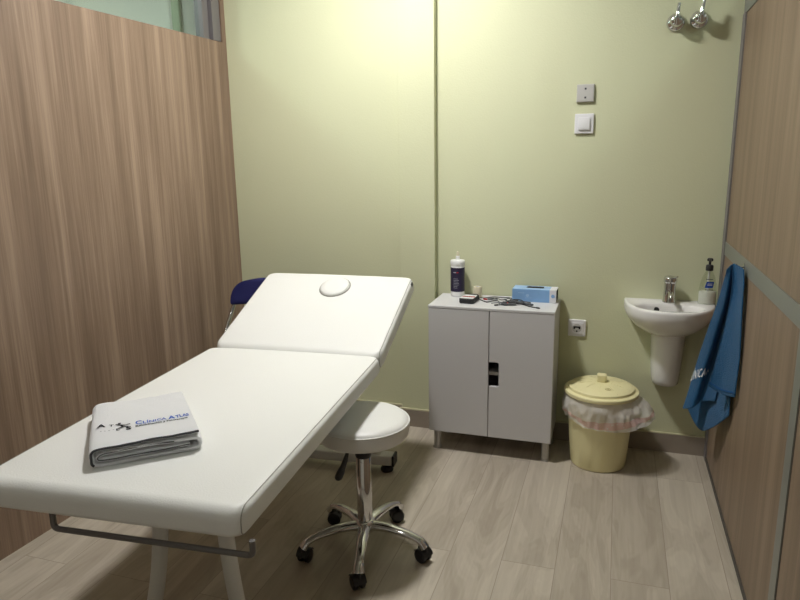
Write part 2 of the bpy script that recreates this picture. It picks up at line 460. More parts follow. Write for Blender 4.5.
# curved legs on foot bars
def leg(y, sgn, off, spl, pw):
    P = []
    for i in range(13):
        t = i / 12; z = .575 * (1 - t) + .075 * t
        P.append((off + sgn * (.095 + spl * t ** pw), y, z))
    return TUBE(P, .0215, 14, sx=1.0, sz=1.0, up=(0, 1, 0))
for y in (-.84, .43):
    for s in (-1, 1): obj('leg', leg(y, s, .052 if y < 0 else -.02, (.085 if s < 0 else .05) if y < 0 else .145, 2.2 if y < 0 else 4), M['wpaint'], mt, 50)
    bm = bmesh.new(); box(bm, -.285, .285, y - .032, y + .032, .035, .083, bev=.008); 
    fb = obj('foot_bar', bm, M['wpaint'], mt, 50)
    for x, s in ((.285, 1), (-.285, -1)):
        bm = bmesh.new(); box(bm, min(x, x + s*.012), max(x, x + s*.012), y - .033, y + .033, .034, .084, bev=.004); obj('end_cap', bm, M['plast'], fb)
        bm = bmesh.new(); lathe(bm, [(.028, 0), (.03, .01), (.024, .022), (.012, .035)], 20, T=Matrix.Translation((x - s*.03, y, 0))); obj('rubber_foot', bm, M['rubber'], fb, 50)
for x in (-.1, .1):
    bm = bmesh.new(); box(bm, x - .03, x + .03, -.83, .42, .545, .577, bev=.004); obj('side_rail', bm, M['wpaint'], mt)
# paper-roll bar under the foot end
hb = round_path([(-.148, -1.098, ZT - TH + .004), (-.148, -1.098, .567), (.364, -1.098, .567), (.364, -1.098, .604)], .014)
obj('roll_bar', TUBE(hb, .0072, 10), M['steel'], mt, 60)

# ------------------------------------------------------------------ folded white towel on the table
tw = thing('folded_towel', 'folded white towel with blue lettering and dark edging lying on the massage table', 'towel', (-1.198, 1.385, ZT + .0035), math.radians(42))
TWW, TWD = .255, .345
def undul(x, y): return .0050 * noise.noise(Vector((x * 9, y * 8, 1.3))) + .002 * noise.noise(Vector((x * 26, y * 24, 4)))
prof = []
hw = TWW / 2
# flat spiral read from its open right lip on top, round the left fold, back under and in again
for x in (hw - .002, hw * .6, hw * .1, -hw * .5, -hw * .85): prof.append((x, .0485))
prof += [(-hw * .985, .042), (-hw, .026), (-hw * .985, .011), (-hw * .85, .0055)]
for x in (-hw * .4, hw * .1, hw * .6, hw * .88): prof.append((x, .0055))
prof += [(hw * .985, .010), (hw * 1.0, .019), (hw * .97, .028), (hw * .86, .0325)]
for x in (hw * .5, hw * .1, -hw * .4, -hw * .78): prof.append((x, .0350))
prof += [(-hw * .88, .0305), (-hw * .90, .0250), (-hw * .80, .0200)]
for x in (-hw * .3, hw * .2, hw * .6, hw * .80): prof.append((x, .0185))
pp = smooth_path([(a, 0, b) for a, b in prof], 4)
nrm = []
for i in range(len(pp)):
    t = pp[min(i+1, len(pp)-1)] - pp[max(i-1, 0)]; t.normalize(); nrm.append(Vector((-t.z, 0, t.x)))
def tw_pt(p, y):
    z = p.z
    u = undul(p.x, y) * min(1, z / .03)
    fr = 1 - .16 * max(0, (y + TWD/2) / TWD)          # narrower and thinner at the back fold
    z *= (1 - .18 * max(0, (y + TWD/2) / TWD))
    x = p.x * (1 - .05 * max(0, (y + TWD/2) / TWD))
    return Vector((x, y + .006 * noise.noise(Vector((p.x * 12, p.z * 40, 2))) * (1 if y < 0 else .3), max(z + u, .0002)))
NY = 22
bm = bmesh.new(); th = .0074
outer, inner = [], []
for j in range(NY + 1):
    f = j / NY; y = -TWD/2 + TWD * f
    rnd = max(0, 1 - abs(f - .5) * 2) ; k = 1 - .55 * (1 - min(1, min(f, 1 - f) / .06)) ** 2
    outer.append([tw_pt(pp[i] - nrm[i] * th * k, y) for i in range(len(pp))])
    inner.append([tw_pt(pp[i] + nrm[i] * th * k, y) for i in range(len(pp))])
rings = [a + b[::-1] for a, b in zip(outer, inner)]
loft(bm, rings)
cloth = obj('cloth', bm, M['towelw'], tw, 70)
bb_ = [tw_pt(pp[i] - nrm[i] * .0015, -TWD/2) + Vector((0, -.0016, 0)) for i in range(0, 30)]
obj('edging', TUBE(bb_, .0031, 8), M['binding'], tw, 60)
bb_ = [tw_pt(pp[i], -TWD/2) + Vector((0, -.0008, 0)) for i in range(68, len(pp))]
obj('edging', TUBE(bb_, .0013, 8), M['binding'], tw, 60)
def tops(u, v):
    best = tw_pt(Vector((u, 0, .0485)), v); return best + Vector((0, 0, th + .0012))
X0 = -.024
items = [('C', X0, -.064, .033, .80), ('L', X0 + .0205, -.064, .025, .80), ('Í', X0 + .032, -.064, .025, .8), ('N', X0 + .038, -.064, .025, .8), ('I', X0 + .054, -.064, .025, .8), ('C', X0 + .060, -.064, .025, .8), ('A', X0 + .074, -.064, .025, .8),
         ('A', X0 + .094, -.064, .033, .80), ('T', X0 + .1145, -.064, .025, .74), ('L', X0 + .1255, -.064, .025, .74), ('A', X0 + .1345, -.064, .025, .7), ('S', X0 + .1465 - .001, -.064, .025, .7)]
items = [(s, x * .90, y, sz, sx * .92) for s, x, y, sz, sx in items]
obj('lettering', text_bm(items, tops, .022), M['logoblue'], tw)['label'] = 'blue lettering on the white towel'
obj('small_lettering', text_bm([('Rehabilitación y Fisioterapia', X0 * .92, -.0815, .0155, .76)], tops, .03), M['logoblack'], tw)['label'] = 'small black lettering under the blue line'
bm = text_bm([('A', -.116, -.046, .030, 1.0), ('T', -.086, -.050, .018, 1.0), ('L', -.070, -.086, .020, 1), ('S', -.046, -.092, .030, 1.0)], tops, .03)
def blob(bm, P, w):
    for (a, b), (c, d) in zip(P, P[1:]):
        t = Vector((c - a, d - b)); n = Vector((-t.y, t.x)).normalized() * w / 2
        bm.faces.new([bm.verts.new(tops(*q)) for q in ((a + n.x, b + n.y), (c + n.x, d + n.y), (c - n.x, d - n.y), (a - n.x, b - n.y))])
blob(bm, [(-.070, -.040), (-.056, -.050), (-.052, -.064), (-.064, -.074)], .006)
blob(bm, [(-.052, -.064), (-.040, -.070)], .005); blob(bm, [(-.058, -.048), (-.046, -.056), (-.034, -.052)], .004)
blob(bm, [(-.064, -.036), (-.057, -.036)], .008)
for k in range(6): blob(bm, [(-.108 + k * .010, -.071 - .001 * k), (-.104 + k * .010, -.0715 - .001 * k)], .0016)
obj('emblem', bm, M['logoblack'], tw)['label'] = 'small black emblem of letters and a leaping figure'

# ------------------------------------------------------------------ stool
st = thing('rolling_stool', 'round white padded stool on a five-spoke chrome base beside the massage table', 'stool', (-.812, 2.025, 0))
bm = bmesh.new()
SR = .166
lathe(bm, [(.05, .455), (SR - .010, .455), (SR - .003, .463), (SR, .475), (SR + .001, .490), (SR, .503), (SR - .004, .513), (SR - .012, .5205), (SR - .03, .524), (SR - .08, .526), (.02, .527)], 64)
sseat = obj('seat', bm, M['leather'], st, 60)
bm = TUBE([((SR - .0005) * math.cos(2*PI*i/64), (SR - .0005) * math.sin(2*PI*i/64), .5085) for i in range(64)], .0028, 8, closed=True); obj('piping', bm, M['leather'], sseat, 60)
bm = bmesh.new(); lathe(bm, [(.085, .446), (.085, .4545), (.02, .4548)], 32); obj('seat_plate', bm, M['plast'], st, 50)
bm = bmesh.new(); lathe(bm, [(.0145, .36), (.0145, .447)], 24); obj('piston', bm, M['chrome'], st, 50)
bm = bmesh.new(); lathe(bm, [(.027, .10), (.027, .385), (.022, .39), (.0148, .39)], 32); obj('column', bm, M['chrome'], st, 50)
bm = bmesh.new(); lathe(bm, [(.0275, .372), (.029, .376), (.029, .392), (.024, .398), (.0147, .398)], 32); obj('collar', bm, M['plast'], st, 50)
bm = TUBE(smooth_path([(-.012, .0, .441), (-.028, -.02, .436), (-.040, -.038, .415), (-.044, -.042, .395)], 4), .004, 8)
lev = obj('lever', bm, M['chrome'], st, 50)
bm = TUBE(smooth_path([(-.043, -.041, .400), (-.050, -.048, .370), (-.062, -.055, .335), (-.076, -.062, .300)], 4), [.007, .008, .0095, .011, .012, .0125, .013, .0145, .0165, .0185, .019, .018, .011], 12, sz=.75)
obj('lever_handle', bm, M['plast'], lev, 50)
bm = bmesh.new(); lathe(bm, [(.030, .080), (.038, .088), (.038, .116), (.031, .126), (.0275, .128)], 32); obj('hub', bm, M['chrome'], st, 50)
a0 = math.atan2(-.165, -.17)
ANG = [math.radians(d) for d in (217, 285, 357, 76, 146)]
for k, a in enumerate(ANG):
    c, s = math.cos(a), math.sin(a); Rz = Matrix.Rotation(a, 4, 'Z')
    P = smooth_path([(.026, 0, .104), (.085, 0, .107), (.160, 0, .098), (.210, 0, .082), (.230, 0, .060)], 5)
    n = len(P); rad = [.0205 - .0065 * min(1, i / (n * .6)) + (.005 * max(0, (i / (n-1) - .7) / .3)) for i in range(n)]
    lg = obj('leg', TUBE(P, rad, 12, T=Rz, sx=1.2, sz=.85), M['chrome'], st, 50)
    ca = a + (.9, .5, -.4, -.7, .8)[k]
    CT = Matrix.Translation((.230 * c, .230 * s, 0)) @ Matrix.Rotation(ca, 4, 'Z')
    bm = bmesh.new()
    for yy in (-.0135, .0135):
        lathe(bm, [(.012, -.008), (.022, -.008), (.0255, -.005), (.0255, .005), (.022, .008), (.012, .008)], 24, T=CT @ Matrix.Translation((-.010, yy, .0257)) @ Matrix.Rotation(PI/2, 4, 'X'))
    cs = obj('caster', bm, M['plast'], lg, 50)
    bm = bmesh.new()
    lathe(bm, [(.008, .05), (.0075, .062)], 12, T=CT); box(bm, -.032, .012, -.005, .005, .018, .0535, bev=.004, T=CT)
    # hood over the wheels
    prof_ = [[( -.010 + .028 * math.cos(t), y, .0257 + .028 * math.sin(t)) for t in [math.radians(8 + 150 * i / 12) for i in range(13)]] for y in (-.0225, -.018, .018, .0225)]
    loft(bm, prof_, False, False, closed=False, T=CT)
    hub_ = obj('caster_hood', bm, M['plast'], lg, 50)

# ------------------------------------------------------------------ folding chair behind the table
ch = thing('folding_chair', 'folding chair with a navy padded backrest and chrome tube, half hidden behind the massage table', 'chair', (-1.690, 2.81, 0), math.radians(0))
CX = .195
for s in (-1, 1):
    P = round_path([(s * CX, -.17, .012), (s * (CX - .001), -.03, .46), (s * (CX - .018), .095, .66), (s * (CX - .045), .125, .765)], .05)
    obj('leg', TUBE(P, .011, 12), M['chrome'], ch, 60)
    P = [(s * (CX - .03), .22, .012), (s * (CX - .03), -.10, .44)]
    obj('leg', TUBE(P, .011, 12), M['chrome'], ch, 60)
obj('stretcher', BX(-CX + .02, CX - .02, -.105, -.085, .40, .42, bev=.004), M['chrome'], ch); obj('stretcher', BX(-CX + .03, CX - .03, .13, .145, .1, .115, bev=.004), M['chrome'], ch)
bm = bmesh.new(); pad(bm, .35, .33, .038, .05, .014, .004, .4375, T=Matrix.Translation((0, .0, 0))); obj('seat', bm, M['navy'], ch, 60)
# backrest: curved padded panel with rounded upper corners
rows = []
outl = []
bw, zb, zt_ = .186, .672, .800
N = 28
def brow(z):
    t = (z - zb) / (zt_ - zb)
    h = bw
    if t > .25:
        q = (t - .25) / .75; h = bw - .10 * (1 - math.sqrt(max(0, 1 - q * q)))
    if t < .12:
        q = (.12 - t) / .12; h -= .012 * (1 - math.sqrt(max(0, 1 - q * q)))
    return h
bm = bmesh.new(); rings = []
zs = [zb + (zt_ - zb) * (1 - math.cos(PI * i / 22)) / 2 for i in range(23)]
for z in zs:
    h = brow(z); t = (z - zb) / (zt_ - zb); thk = .016 * math.sqrt(max(.02, 1 - (2 * t - 1) ** 6))
    ring = []
    for i in range(N):
        f = i / (N - 1) * 2 - 1; yy = .085 + .03 * (t) + .028 * (1 - f * f)
        e = math.sqrt(max(.05, 1 - abs(f) ** 8)); dz = .012 * (1 - f * f)*(1 if t > .5 else .6)
        ring.append((h * f, yy - thk * e, z + dz))
    for i in range(N - 1, -1, -1):
        f = i / (N - 1) * 2 - 1; yy = .085 + .03 * (t) + .028 * (1 - f * f)
        e = math.sqrt(max(.05, 1 - abs(f) ** 8)); dz = .012 * (1 - f * f)*(1 if t > .5 else .6)
        ring.append((h * f, yy + thk * e, z + dz))
    rings.append(ring)
loft(bm, rings); obj('backrest', bm, M['navy'], ch, 60)

# ------------------------------------------------------------------ cabinet
CX0, CX1, CY0, CY1, CZ0, CZ1 = -.8165, -.2345, 2.905, 3.190, .103, .728
cb = thing('cabinet', 'low white two-door cabinet on short grey legs against the back wall', 'cabinet', ((CX0+CX1)/2, (CY0+CY1)/2, 0))
cx, cy = (CX0+CX1)/2, (CY0+CY1)/2
def cbox(x0, x1, y0, y1, z0, z1, bev=.0015): return BX(x0 - cx, x1 - cx, y0 - cy, y1 - cy, z0, z1, bev=bev)
bm = bmesh.new(); D = .016
for a in ((CX0, CX0 + D, CY0 + .019, CY1, CZ0, CZ1 - D), (CX1 - D, CX1, CY0 + .019, CY1, CZ0, CZ1 - D), (CX0 + D, CX1 - D, CY0 + .019, CY1, CZ0, CZ0 + D), (CX0 + D, CX1 - D, CY1 - .008, CY1, CZ0 + D, CZ1 - D)):
    box(bm, a[0]-cx, a[1]-cx, a[2]-cy, a[3]-cy, a[4], a[5], bev=.001)
obj('body', bm, M['cab'], cb)
obj('top_panel', cbox(CX0 - .001, CX1 + .001, CY0 - .001, CY1, CZ1 - .012, CZ1), M['cab'], cb)
obj('shelf', cbox(CX0 + D, CX1 - D, CY0 + .024, CY1 - .01, .4035, .4195), M['cabin'], cb)
zt = CZ1 - .0135
xm = -.5265
obj('door', cbox(CX0 + .001, xm - .0022, CY0, CY0 + .018, CZ0 - .001, zt), M['cab'], cb)
# right door with the finger notch
bm = bmesh.new()
nz0, nz1, nd, r = .354, .474, .047, .009
pts = [(xm + .0015, CZ0 - .001), (CX1 - .001, CZ0 - .001), (CX1 - .001, zt), (xm + .0015, zt), (xm + .0015, nz1)]
for i in range(6):
    a = PI/2 - PI/2 * i / 5; pts.append((xm + nd - r + r * math.cos(a), nz1 - r + r * math.sin(a)))
for i in range(6):
    a = -PI/2 * i / 5; pts.append((xm + nd - r + r * math.cos(a), nz0 + r + r * math.sin(a)))
pts.append((xm + .0015, nz0))
vs = [bm.verts.new((x - cx, CY0 - cy, z)) for x, z in pts]
f = bm.faces.new(vs); ex = bmesh.ops.extrude_face_region(bm, geom=[f])
for v in [g for g in ex['geom'] if isinstance(g, bmesh.types.BMVert)]: v.co.y += .018
obj('door', bm, M['cab'], cb)
for x, y in ((-.784, 2.948), (-.2605, 2.948), (-.784, 3.145), (-.2605, 3.145)):
    bm = bmesh.new(); lathe(bm, [(.0215, 0), (.0215, .008), (.0175, .010), (.0175, CZ0 - .0005)], 24, T=Matrix.Translation((x - cx, y - cy, 0))); obj('leg', bm, M['catleg'], cb, 40)

# ------------------------------------------------------------------ on the cabinet
ZK = CZ1 + .0006
wp = thing('wipes_canister', 'tall white canister with a dark purple label, tissue poking from its lid', 'canister', (-.730, 3.140, ZK))
bm = bmesh.new(); lathe(bm, [(.031, 0), (.0345, .004), (.0345, .158), (.031, .163), (.03, .165)], 40); obj('bottle', bm, M['whitep'], wp, 40)
bm = bmesh.new(); lathe(bm, [(.0349, .026), (.0349, .145)], 48, cap0=False, cap1=False); lb = obj('label_sleeve', bm, M['navlabel'], wp, 40)
def cyl(u, v): a = -PI/2 + u / .0354; return Vector((.0354 * math.cos(a), .0354 * math.sin(a), v))
bm = bmesh.new()
def strip(bm, u0, u1, v0, v1, f=cyl, n=6):
    vs = [[bm.verts.new(f(u0 + (u1 - u0) * i / n, v)) for i in range(n + 1)] for v in (v0, v1)]
    for i in range(n): bm.faces.new((vs[0][i], vs[0][i+1], vs[1][i+1], vs[1][i]))
random.seed(3)
for k in range(7): strip(bm, -.014, -.014 + random.uniform(.02, .034), .090 - k * .0075, .0915 - k * .0075)
obj('label_print', bm, M['txtgrey'], lb); bm = bmesh.new(); strip(bm, -.014, .000, .120, .1245)
obj('label_heading', bm, M['txtgrey'], lb)
bm = bmesh.new(); strip(bm, .002, .012, .120, .1245); obj('label_mark', bm, M['red'], lb)
bm = bmesh.new(); lathe(bm, [(.0345, .154), (.0358, .156), (.0358, .176), (.034, .179), (.014, .1805), (.0105, .184), (.0095, .199), (.0085, .200)], 40); obj('lid', bm, M['whitep'], wp, 40)
bm = bmesh.new(); tube(bm, smooth_path([(0, 0, .199), (.001, 0, .208), (-.001, .001, .216), (.001, 0, .222)], 3), [.005, .0045, .0055, .006, .007, .0065, .005, .006, .004, .002], 8); obj('tissue', bm, M['tape'], wp, 60)

tp = thing('bandage_roll', 'small beige roll of bandage standing beside the purple labelled canister', 'bandage', (-.628, 3.135, ZK))
bm = bmesh.new(); lathe(bm, [(.009, 0), (.0195, 0), (.0205, .002), (.0205, .050), (.0195, .052), (.009, .052), (.009, 0)], 36, cap0=False, cap1=False); obj('roll', bm, M['tape'], tp, 40)
bm = bmesh.new(); lathe(bm, [(.0088, .001), (.0088, .0525), (.0065, .0525), (.0065, .001)], 24, cap0=False, cap1=False); obj('core', bm, M['carton'], tp, 40)

dv = thing('stimulator_unit', 'small dark hand unit with a white face and red print, on the cabinet', 'device', (-.646, 3.025, ZK), math.radians(-4))
bm = bmesh.new(); pad(bm, .072, .112, .025, .012, .005, .0004, 0); obj('case', bm, M['cable'], dv, 50)
bm = bmesh.new(); pad(bm, .064, .082, .0022, .006, .001, .0, .0245, T=Matrix.Translation((0, -.010, 0))); fp = obj('face_panel', bm, M['whitep'], dv, 50)
bm = bmesh.new(); pad(bm, .060, .018, .0024, .004, .001, .0, .0245, T=Matrix.Translation((0, .042, 0))); obj('screen', bm, M['hole'], dv, 50)
bm = bmesh.new()
def flat(z): return lambda u, v: Vector((u, v, z))
for k in range(5):
    a = -.026 + k * .0108
    for (p, q) in (((a, -.026), (a + .0075, -.004)), ((a + .0075, -.004), (a + .0125, -.024))):
        t = Vector((q[0]-p[0], q[1]-p[1])); n = Vector((-t.y, t.x)).normalized() * .0042
        bm.faces.new([bm.verts.new((x, y, 0.0272)) for x, y in ((p[0]+n.x, p[1]+n.y), (q[0]+n.x, q[1]+n.y), (q[0]-n.x, q[1]-n.y), (p[0]-n.x, p[1]-n.y))])
obj('red_print', bm, M['red'], fp)

gb = thing('glove_box', 'light blue carton of gloves with a black glove poking from its top slot', 'box', (-.349, 3.130, ZK), math.radians(-1))
GW, GD, GH = .205, .088, .060
bm = BX(-GW/2, GW/2, -GD/2, GD/2, 0, GH, bev=.0012); obj('carton', bm, M['glove'], gb)
obj('top_panel', BX(-GW/2 + .001, GW/2 - .030, -GD/2 + .001, GD/2 - .001, GH, GH + .0006), M['glovetop'], gb)
bm = bmesh.new(); box(bm, GW/2 - .030, GW/2 + .0006, -GD/2 - .0006, GD/2 + .0006, -.0 + .0004, GH + .0008); ep = obj('end_label', bm, M['carton'], gb)
obj('side_panel', BX(GW/2 + .0006, GW/2 + .0012, -GD/2 + .004, GD/2 - .002, .003, GH - .004), M['hole'], gb)
bm = bmesh.new(); lathe(bm, [(.0085, 0), (.0085, .0006)], 24, T=rotT((GW/2 - .014, -GD/2 - .0006, .032), PI/2)); obj('round_mark', bm, M['glove'], ep)
bm = bmesh.new(); lathe(bm, [(.0075, 0), (.0075, .0006)], 20, T=rotT((-.030, -GD/2, .030), PI/2)); strip(bm, -.040, -.010, .018, .020, f=lambda u, v: Vector((u, -GD/2 - .0006, v))); strip(bm, -.075, -.045, .040, .043, f=lambda u, v: Vector((u, -GD/2 - .0006, v))); obj('front_print', bm, M['glovetop'], gb)
bm = bmesh.new(); loft(bm, [[(x * .042 + .0, y * .013, z) for x, y in [(math.cos(2*PI*i/28), math.sin(2*PI*i/28)) for i in range(28)]] for z in (GH + .0006, GH + .0012)]); obj('slot', bm, M['hole'], gb)
bm = bmesh.new(); rows = []
for i in range(9):
    u = -.036 + .078 * i / 8
    rows.append([(u, -.012 + .024 * j / 4, GH + .003 + .0055 * math.sin(PI * j / 4) * (.6 + .5 * noise.noise(Vector((u * 60, j, 0)))) + (.002 if i == 8 else 0)) for j in range(5)])
g = cat_grid([[Vector(p) for p in r] for r in rows], 3, 3); bm = grid_bm(g); obj('glove', bm, M['nitrile'], gb, 60)

# electrode leads: individual cables with plugs, and loose clips
def lead(pts, m, tip_m, label, rad=.0022, plug=.018):
    t = thing('electrode_lead', label, 'cable', (pts[0][0], pts[0][1], ZK), 0, 'electrode leads on the cabinet')
    o = Vector((pts[0][0], pts[0][1], 0))
    P = smooth_path([Vector(p) - o for p in pts], 5)
    obj('cable', TUBE(P, rad, 8), m, t, 60)
    d = (P[-1] - P[-3]).normalized(); e = P[-1]
    obj('plug', TUBE([e - d * .002, e, e + d * plug * .7, e + d * plug], [.0022, .0038, .0038, .0024], 10), tip_m, t, 60)
c_ = .0032
lead([(-.590, 3.085, c_), (-.560, 3.075, .004), (-.530, 3.095, .007), (-.500, 3.080, .004), (-.470, 3.095, .008), (-.450, 3.060, .012), (-.430, 3.040, .015)], M['cable'], M['plast'], 'black lead wandering from the bandage roll to the clip pile')
lead([(-.470, 3.060, .004), (-.440, 3.075, .010), (-.405, 3.060, .012), (-.390, 3.030, .008), (-.415, 3.005, .006), (-.450, 3.010, .012), (-.470, 3.030, .014)], M['cable'], M['clip'], 'black lead coiled over the clip pile')
lead([(-.535, 3.000, c_), (-.515, 3.015, c_), (-.495, 3.010, .005), (-.478, 2.990, c_), (-.500, 2.972, c_)], M['gcable'], M['plast'], 'short grey lead with a black plug nearest the cabinet front')
lead([(-.606, 3.045, .012), (-.588, 3.048, c_), (-.560, 3.020, c_), (-.540, 3.048, c_), (-.515, 3.055, c_), (-.500, 3.030, c_), (-.478, 3.024, c_)], M['cable'], M['red'], 'black lead with a red plug leaving the hand unit')
lead([(-.606, 3.060, .012), (-.580, 3.110, c_), (-.550, 3.140, c_), (-.500, 3.135, c_), (-.470, 3.140, c_), (-.440, 3.100, c_), (-.425, 3.070, .006)], M['cable'], M['plast'], 'black lead looping behind the others near the wall')
lead([(-.570, 3.090, c_), (-.545, 3.105, .005), (-.520, 3.085, c_), (-.545, 3.065, .005), (-.566, 3.050, .009)], M['gcable'], M['red'], 'short grey lead with a red plug')
lead([(-.500, 3.000, c_), (-.470, 2.975, c_), (-.440, 2.985, .005), (-.415, 3.010, .008), (-.385, 3.005, c_), (-.355, 2.975, c_), (-.322, 2.958, c_)], M['cable'], M['plast'], 'black lead trailing out towards the front right of the cabinet')
def clip(x, y, z, rz, label, rx=0.):
    t = thing('electrode_clip', label, 'clip', (x, y, ZK + z), rz, 'grey electrode clips on the cabinet')
    t.rotation_euler = (rx, 0, rz)
    for s in (-1, 1):
        P = smooth_path([(-.032, s * .0085, .0045), (-.010, s * .0040, .0045), (.010, s * .0058, .0045), (.036, s * .0015, .0045)], 4)
        obj('jaw', TUBE(P, .0042, 8), M['clip'], t, 60)
    bm = bmesh.new(); lathe(bm, [(.0055, .0), (.0055, .009)], 16); obj('spring', bm, M['steel'], t, 50)
clip(-.455, 3.035, .0005, .5, 'grey clip lying left in the small pile by the blue carton')
clip(-.420, 3.028, .006, -.5, 'grey clip on top of the small pile by the blue carton', .1)
clip(-.395, 3.050, .0005, -.2, 'grey clip at the back of the small pile by the blue carton')
clip(-.455, 2.990, .0005, .15, 'grey clip lying nearest the cabinet front edge')
clip(-.375, 3.022, .0005, -.55, 'grey clip lying right in the small pile by the blue carton')

# ------------------------------------------------------------------ wall plates
so = thing('wall_socket', 'white square power socket low on the back wall beside the cabinet', 'socket', (-.152, YB, .587))
def plate_y(w, h, d, r, m, parent, name, y0=0.):
    bm = bmesh.new(); pad(bm, w, h, d, r, min(d * .45, .004), 0, 0, T=Matrix.Translation((0, y0, 0)) @ Matrix.Rotation(PI/2, 4, 'X')); return obj(name, bm, m, parent, 40)
plate_y(.083, .083, .010, .005, M['plate'], so, 'frame')
plate_y(.056, .056, .003, .003, M['plate'], so, 'insert', -.010)
bm = bmesh.new(); lathe(bm, [(.0215, 0), (.0215, .0006), (.019, .0008)], 32, T=rotT((0, -.0127, 0), PI/2)); rec = obj('recess', bm, M['greyplate'], so, 30)
bm = bmesh.new(); box(bm, -.0165, .0165, -.0143, -.0136, .002, .010, bev=.0003)
for x in (-.012, .012): lathe(bm, [(.0045, 0), (.0045, .0008)], 16, T=rotT((x, -.0136, .000), PI/2))
lathe(bm, [(.004, 0), (.004, .0008)], 16, T=rotT((0, -.0136, -.014), PI/2))
obj('contact', bm, M['hole'], so)
sw = thing('light_switch', 'white square light switch with one rocker on the back wall', 'switch', (-.160, YB, 1.5425))
plate_y(.084, .088, .011, .004, M['plate'], sw, 'frame')
bm = bmesh.new(); box(bm, -.026, .026, -.0185, -.0110, -.028, .028, bev=.004); obj('rocker', bm, M['plate'], sw, 40)
ct = thing('control_plate', 'grey square wall plate with two small dark dots above the light switch', 'wall plate', (-.160, YB, 1.675))
plate_y(.076, .077, .012, .002, M['greyplate'], ct, 'plate')
for z in (.019, -.019): obj('button', BX(-.0042, .0042, -.0135, -.0118, z - .0042, z + .0042, bev=.0008), M['clip'], ct)

# ------------------------------------------------------------------ two shower valves
def valve(x, z, dot, label, lean):
    t = thing('stop_valve', label, 'tap', (x, YB, z), 0, 'chrome stop valves high on the back wall')
    Rx = Matrix.Rotation(PI/2, 4, 'X')
    bm = bmesh.new(); lathe(bm, [(.0365, -.0005), (.0365, .005), (.035, .009), (.031, .014), (.024, .018), (.021, .020)], 40, T=Rx); obj('escutcheon', bm, M['chrome'], t, 60)
    bm = bmesh.new(); lathe(bm, [(.021, .018), (.024, .034), (.0255, .052), (.024, .062), (.018, .068), (.008, .0705), (.002, .071)], 32, T=Rx); hd = obj('handle', bm, M['chrome'], t, 60)
    P = smooth_path([(0, -.060, -.012), (lean * .006, -.066, .010), (lean * .02, -.066, .036), (lean * .045, -.068, .066)], 5); n = len(P)
    bm = TUBE(P, [.0135 - .0075 * i / (n-1) for i in range(n)], 12); obj('lever', bm, M['chrome'], hd, 60)
    bm = bmesh.new(); lathe(bm, [(.0042, .0765), (.0035, .0785)], 16, T=Rx @ Matrix.Translation((0, .006, -.003))); obj('colour_dot', bm, dot, hd)
    bm = bmesh.new(); lathe(bm, [(.0045, .030), (.0045, .038), (.003, .040)], 14, T=Matrix.Rotation(math.radians(205), 4, 'Y') @ Matrix.Translation((0, -.045, -.010))); obj('screw', bm, M['chrome'], hd, 50)
valve(.1965, 1.947, M['red'], 'left chrome stop valve with a red dot and upright lever, high on the wall', .12)
valve(.2875, 1.952, M['bluel'], 'right chrome stop valve with a blue dot and upright lever, nearest the corner', .2)

# ------------------------------------------------------------------ wash basin
bs = thing('wash_basin', 'small white wall-hung wash basin with a half pedestal in the corner', 'basin', (.2500, YB, 0))
ZR = .748; HWD, DEP = .1945, .274
def dshape(s, z, ins=0., back=0., sq=2.35):
    # D plan: straight at the wall, rounded front
    P = []; n = 44; hw = HWD * s - ins; dp = DEP * s - ins
    for i in range(n + 1):
        a = PI + PI * i / n; c, q = math.cos(a), math.sin(a)
        P.append((hw * math.copysign(abs(c) ** (2 / sq), c), min(-.002 - back, -.002 - back + (dp - back) * -abs(q) ** (2 / sq)), z))
    return P
bm = bmesh.new()
prof = []
# underside to rim
for t in [i / 11 for i in range(12)]:
    z = .600 + (ZR - .030 - .600) * t
    s = .40 + .60 * (1 - (1 - t) ** 1.75) ** .78
    prof.append(dshape(min(s, 1), z))
prof += [dshape(1., ZR - .014), dshape(1., ZR - .006, .001), dshape(1., ZR - .001, .005), dshape(1., ZR, .010)]
def bowl(k, z):
    P = []; n = 44; hx, hy = .142 * k, .083 * k; cyy = -.176
    for i in range(n + 1):
        a = PI + PI * i / n * 1.0
        P.append((hx * math.cos(a), cyy + hy * math.sin(a), z))
    return P
R = loft(bm, prof, True, False, closed=True)
# top deck: stitch the rim to the bowl opening with a closed oval
def oval(k, z, dy=0., kx=1.):
    P = []; n = 44
    # first half follows the front, second half the back; built as full ring with 2n samples
    for i in range(90):
        a = PI + 2 * PI * i / 90
        c, s = math.cos(a), math.sin(a)
        P.append((.138 * kx * k * math.copysign(abs(c) ** .85, c) - .006, -.166 + dy + (.074 * k) * math.copysign(abs(s) ** .9, s), z))
    return P
rim = R[-1]
rb = [bm.verts.new(p) for p in oval(1.06, ZR - .0005)]
bmesh.ops.bridge_loops(bm, edges=[e for e in ([bm.edges.get((rim[i], rim[(i+1) % len(rim)])) for i in range(len(rim))] + [bm.edges.new((rb[i], rb[(i+1) % 90])) for i in range(90)]) if e])
prev = rb
for k, z, dy in ((1.0, ZR - .004, 0), (.96, ZR - .014, 0), (.92, ZR - .035, 0), (.84, ZR - .065, .0), (.66, ZR - .092, .004), (.38, ZR - .104, .008), (.14, ZR - .108, .010)):
    cur = [bm.verts.new(p) for p in oval(k, z, dy)]
    for i in range(90): bm.faces.new((prev[i], prev[(i+1) % 90], cur[(i+1) % 90], cur[i]))
    prev = cur
bm.faces.new(prev)
obj('bowl', bm, M['basin'], bs, 50)
bm = bmesh.new(); lathe(bm, [(.0125, -.006), (.0125, .002), (.006, .0025)], 20, T=rotT((-.056, -.1005, ZR - .029), math.radians(80))); obj('overflow_hole', bm, M['hole'], bs, 40)
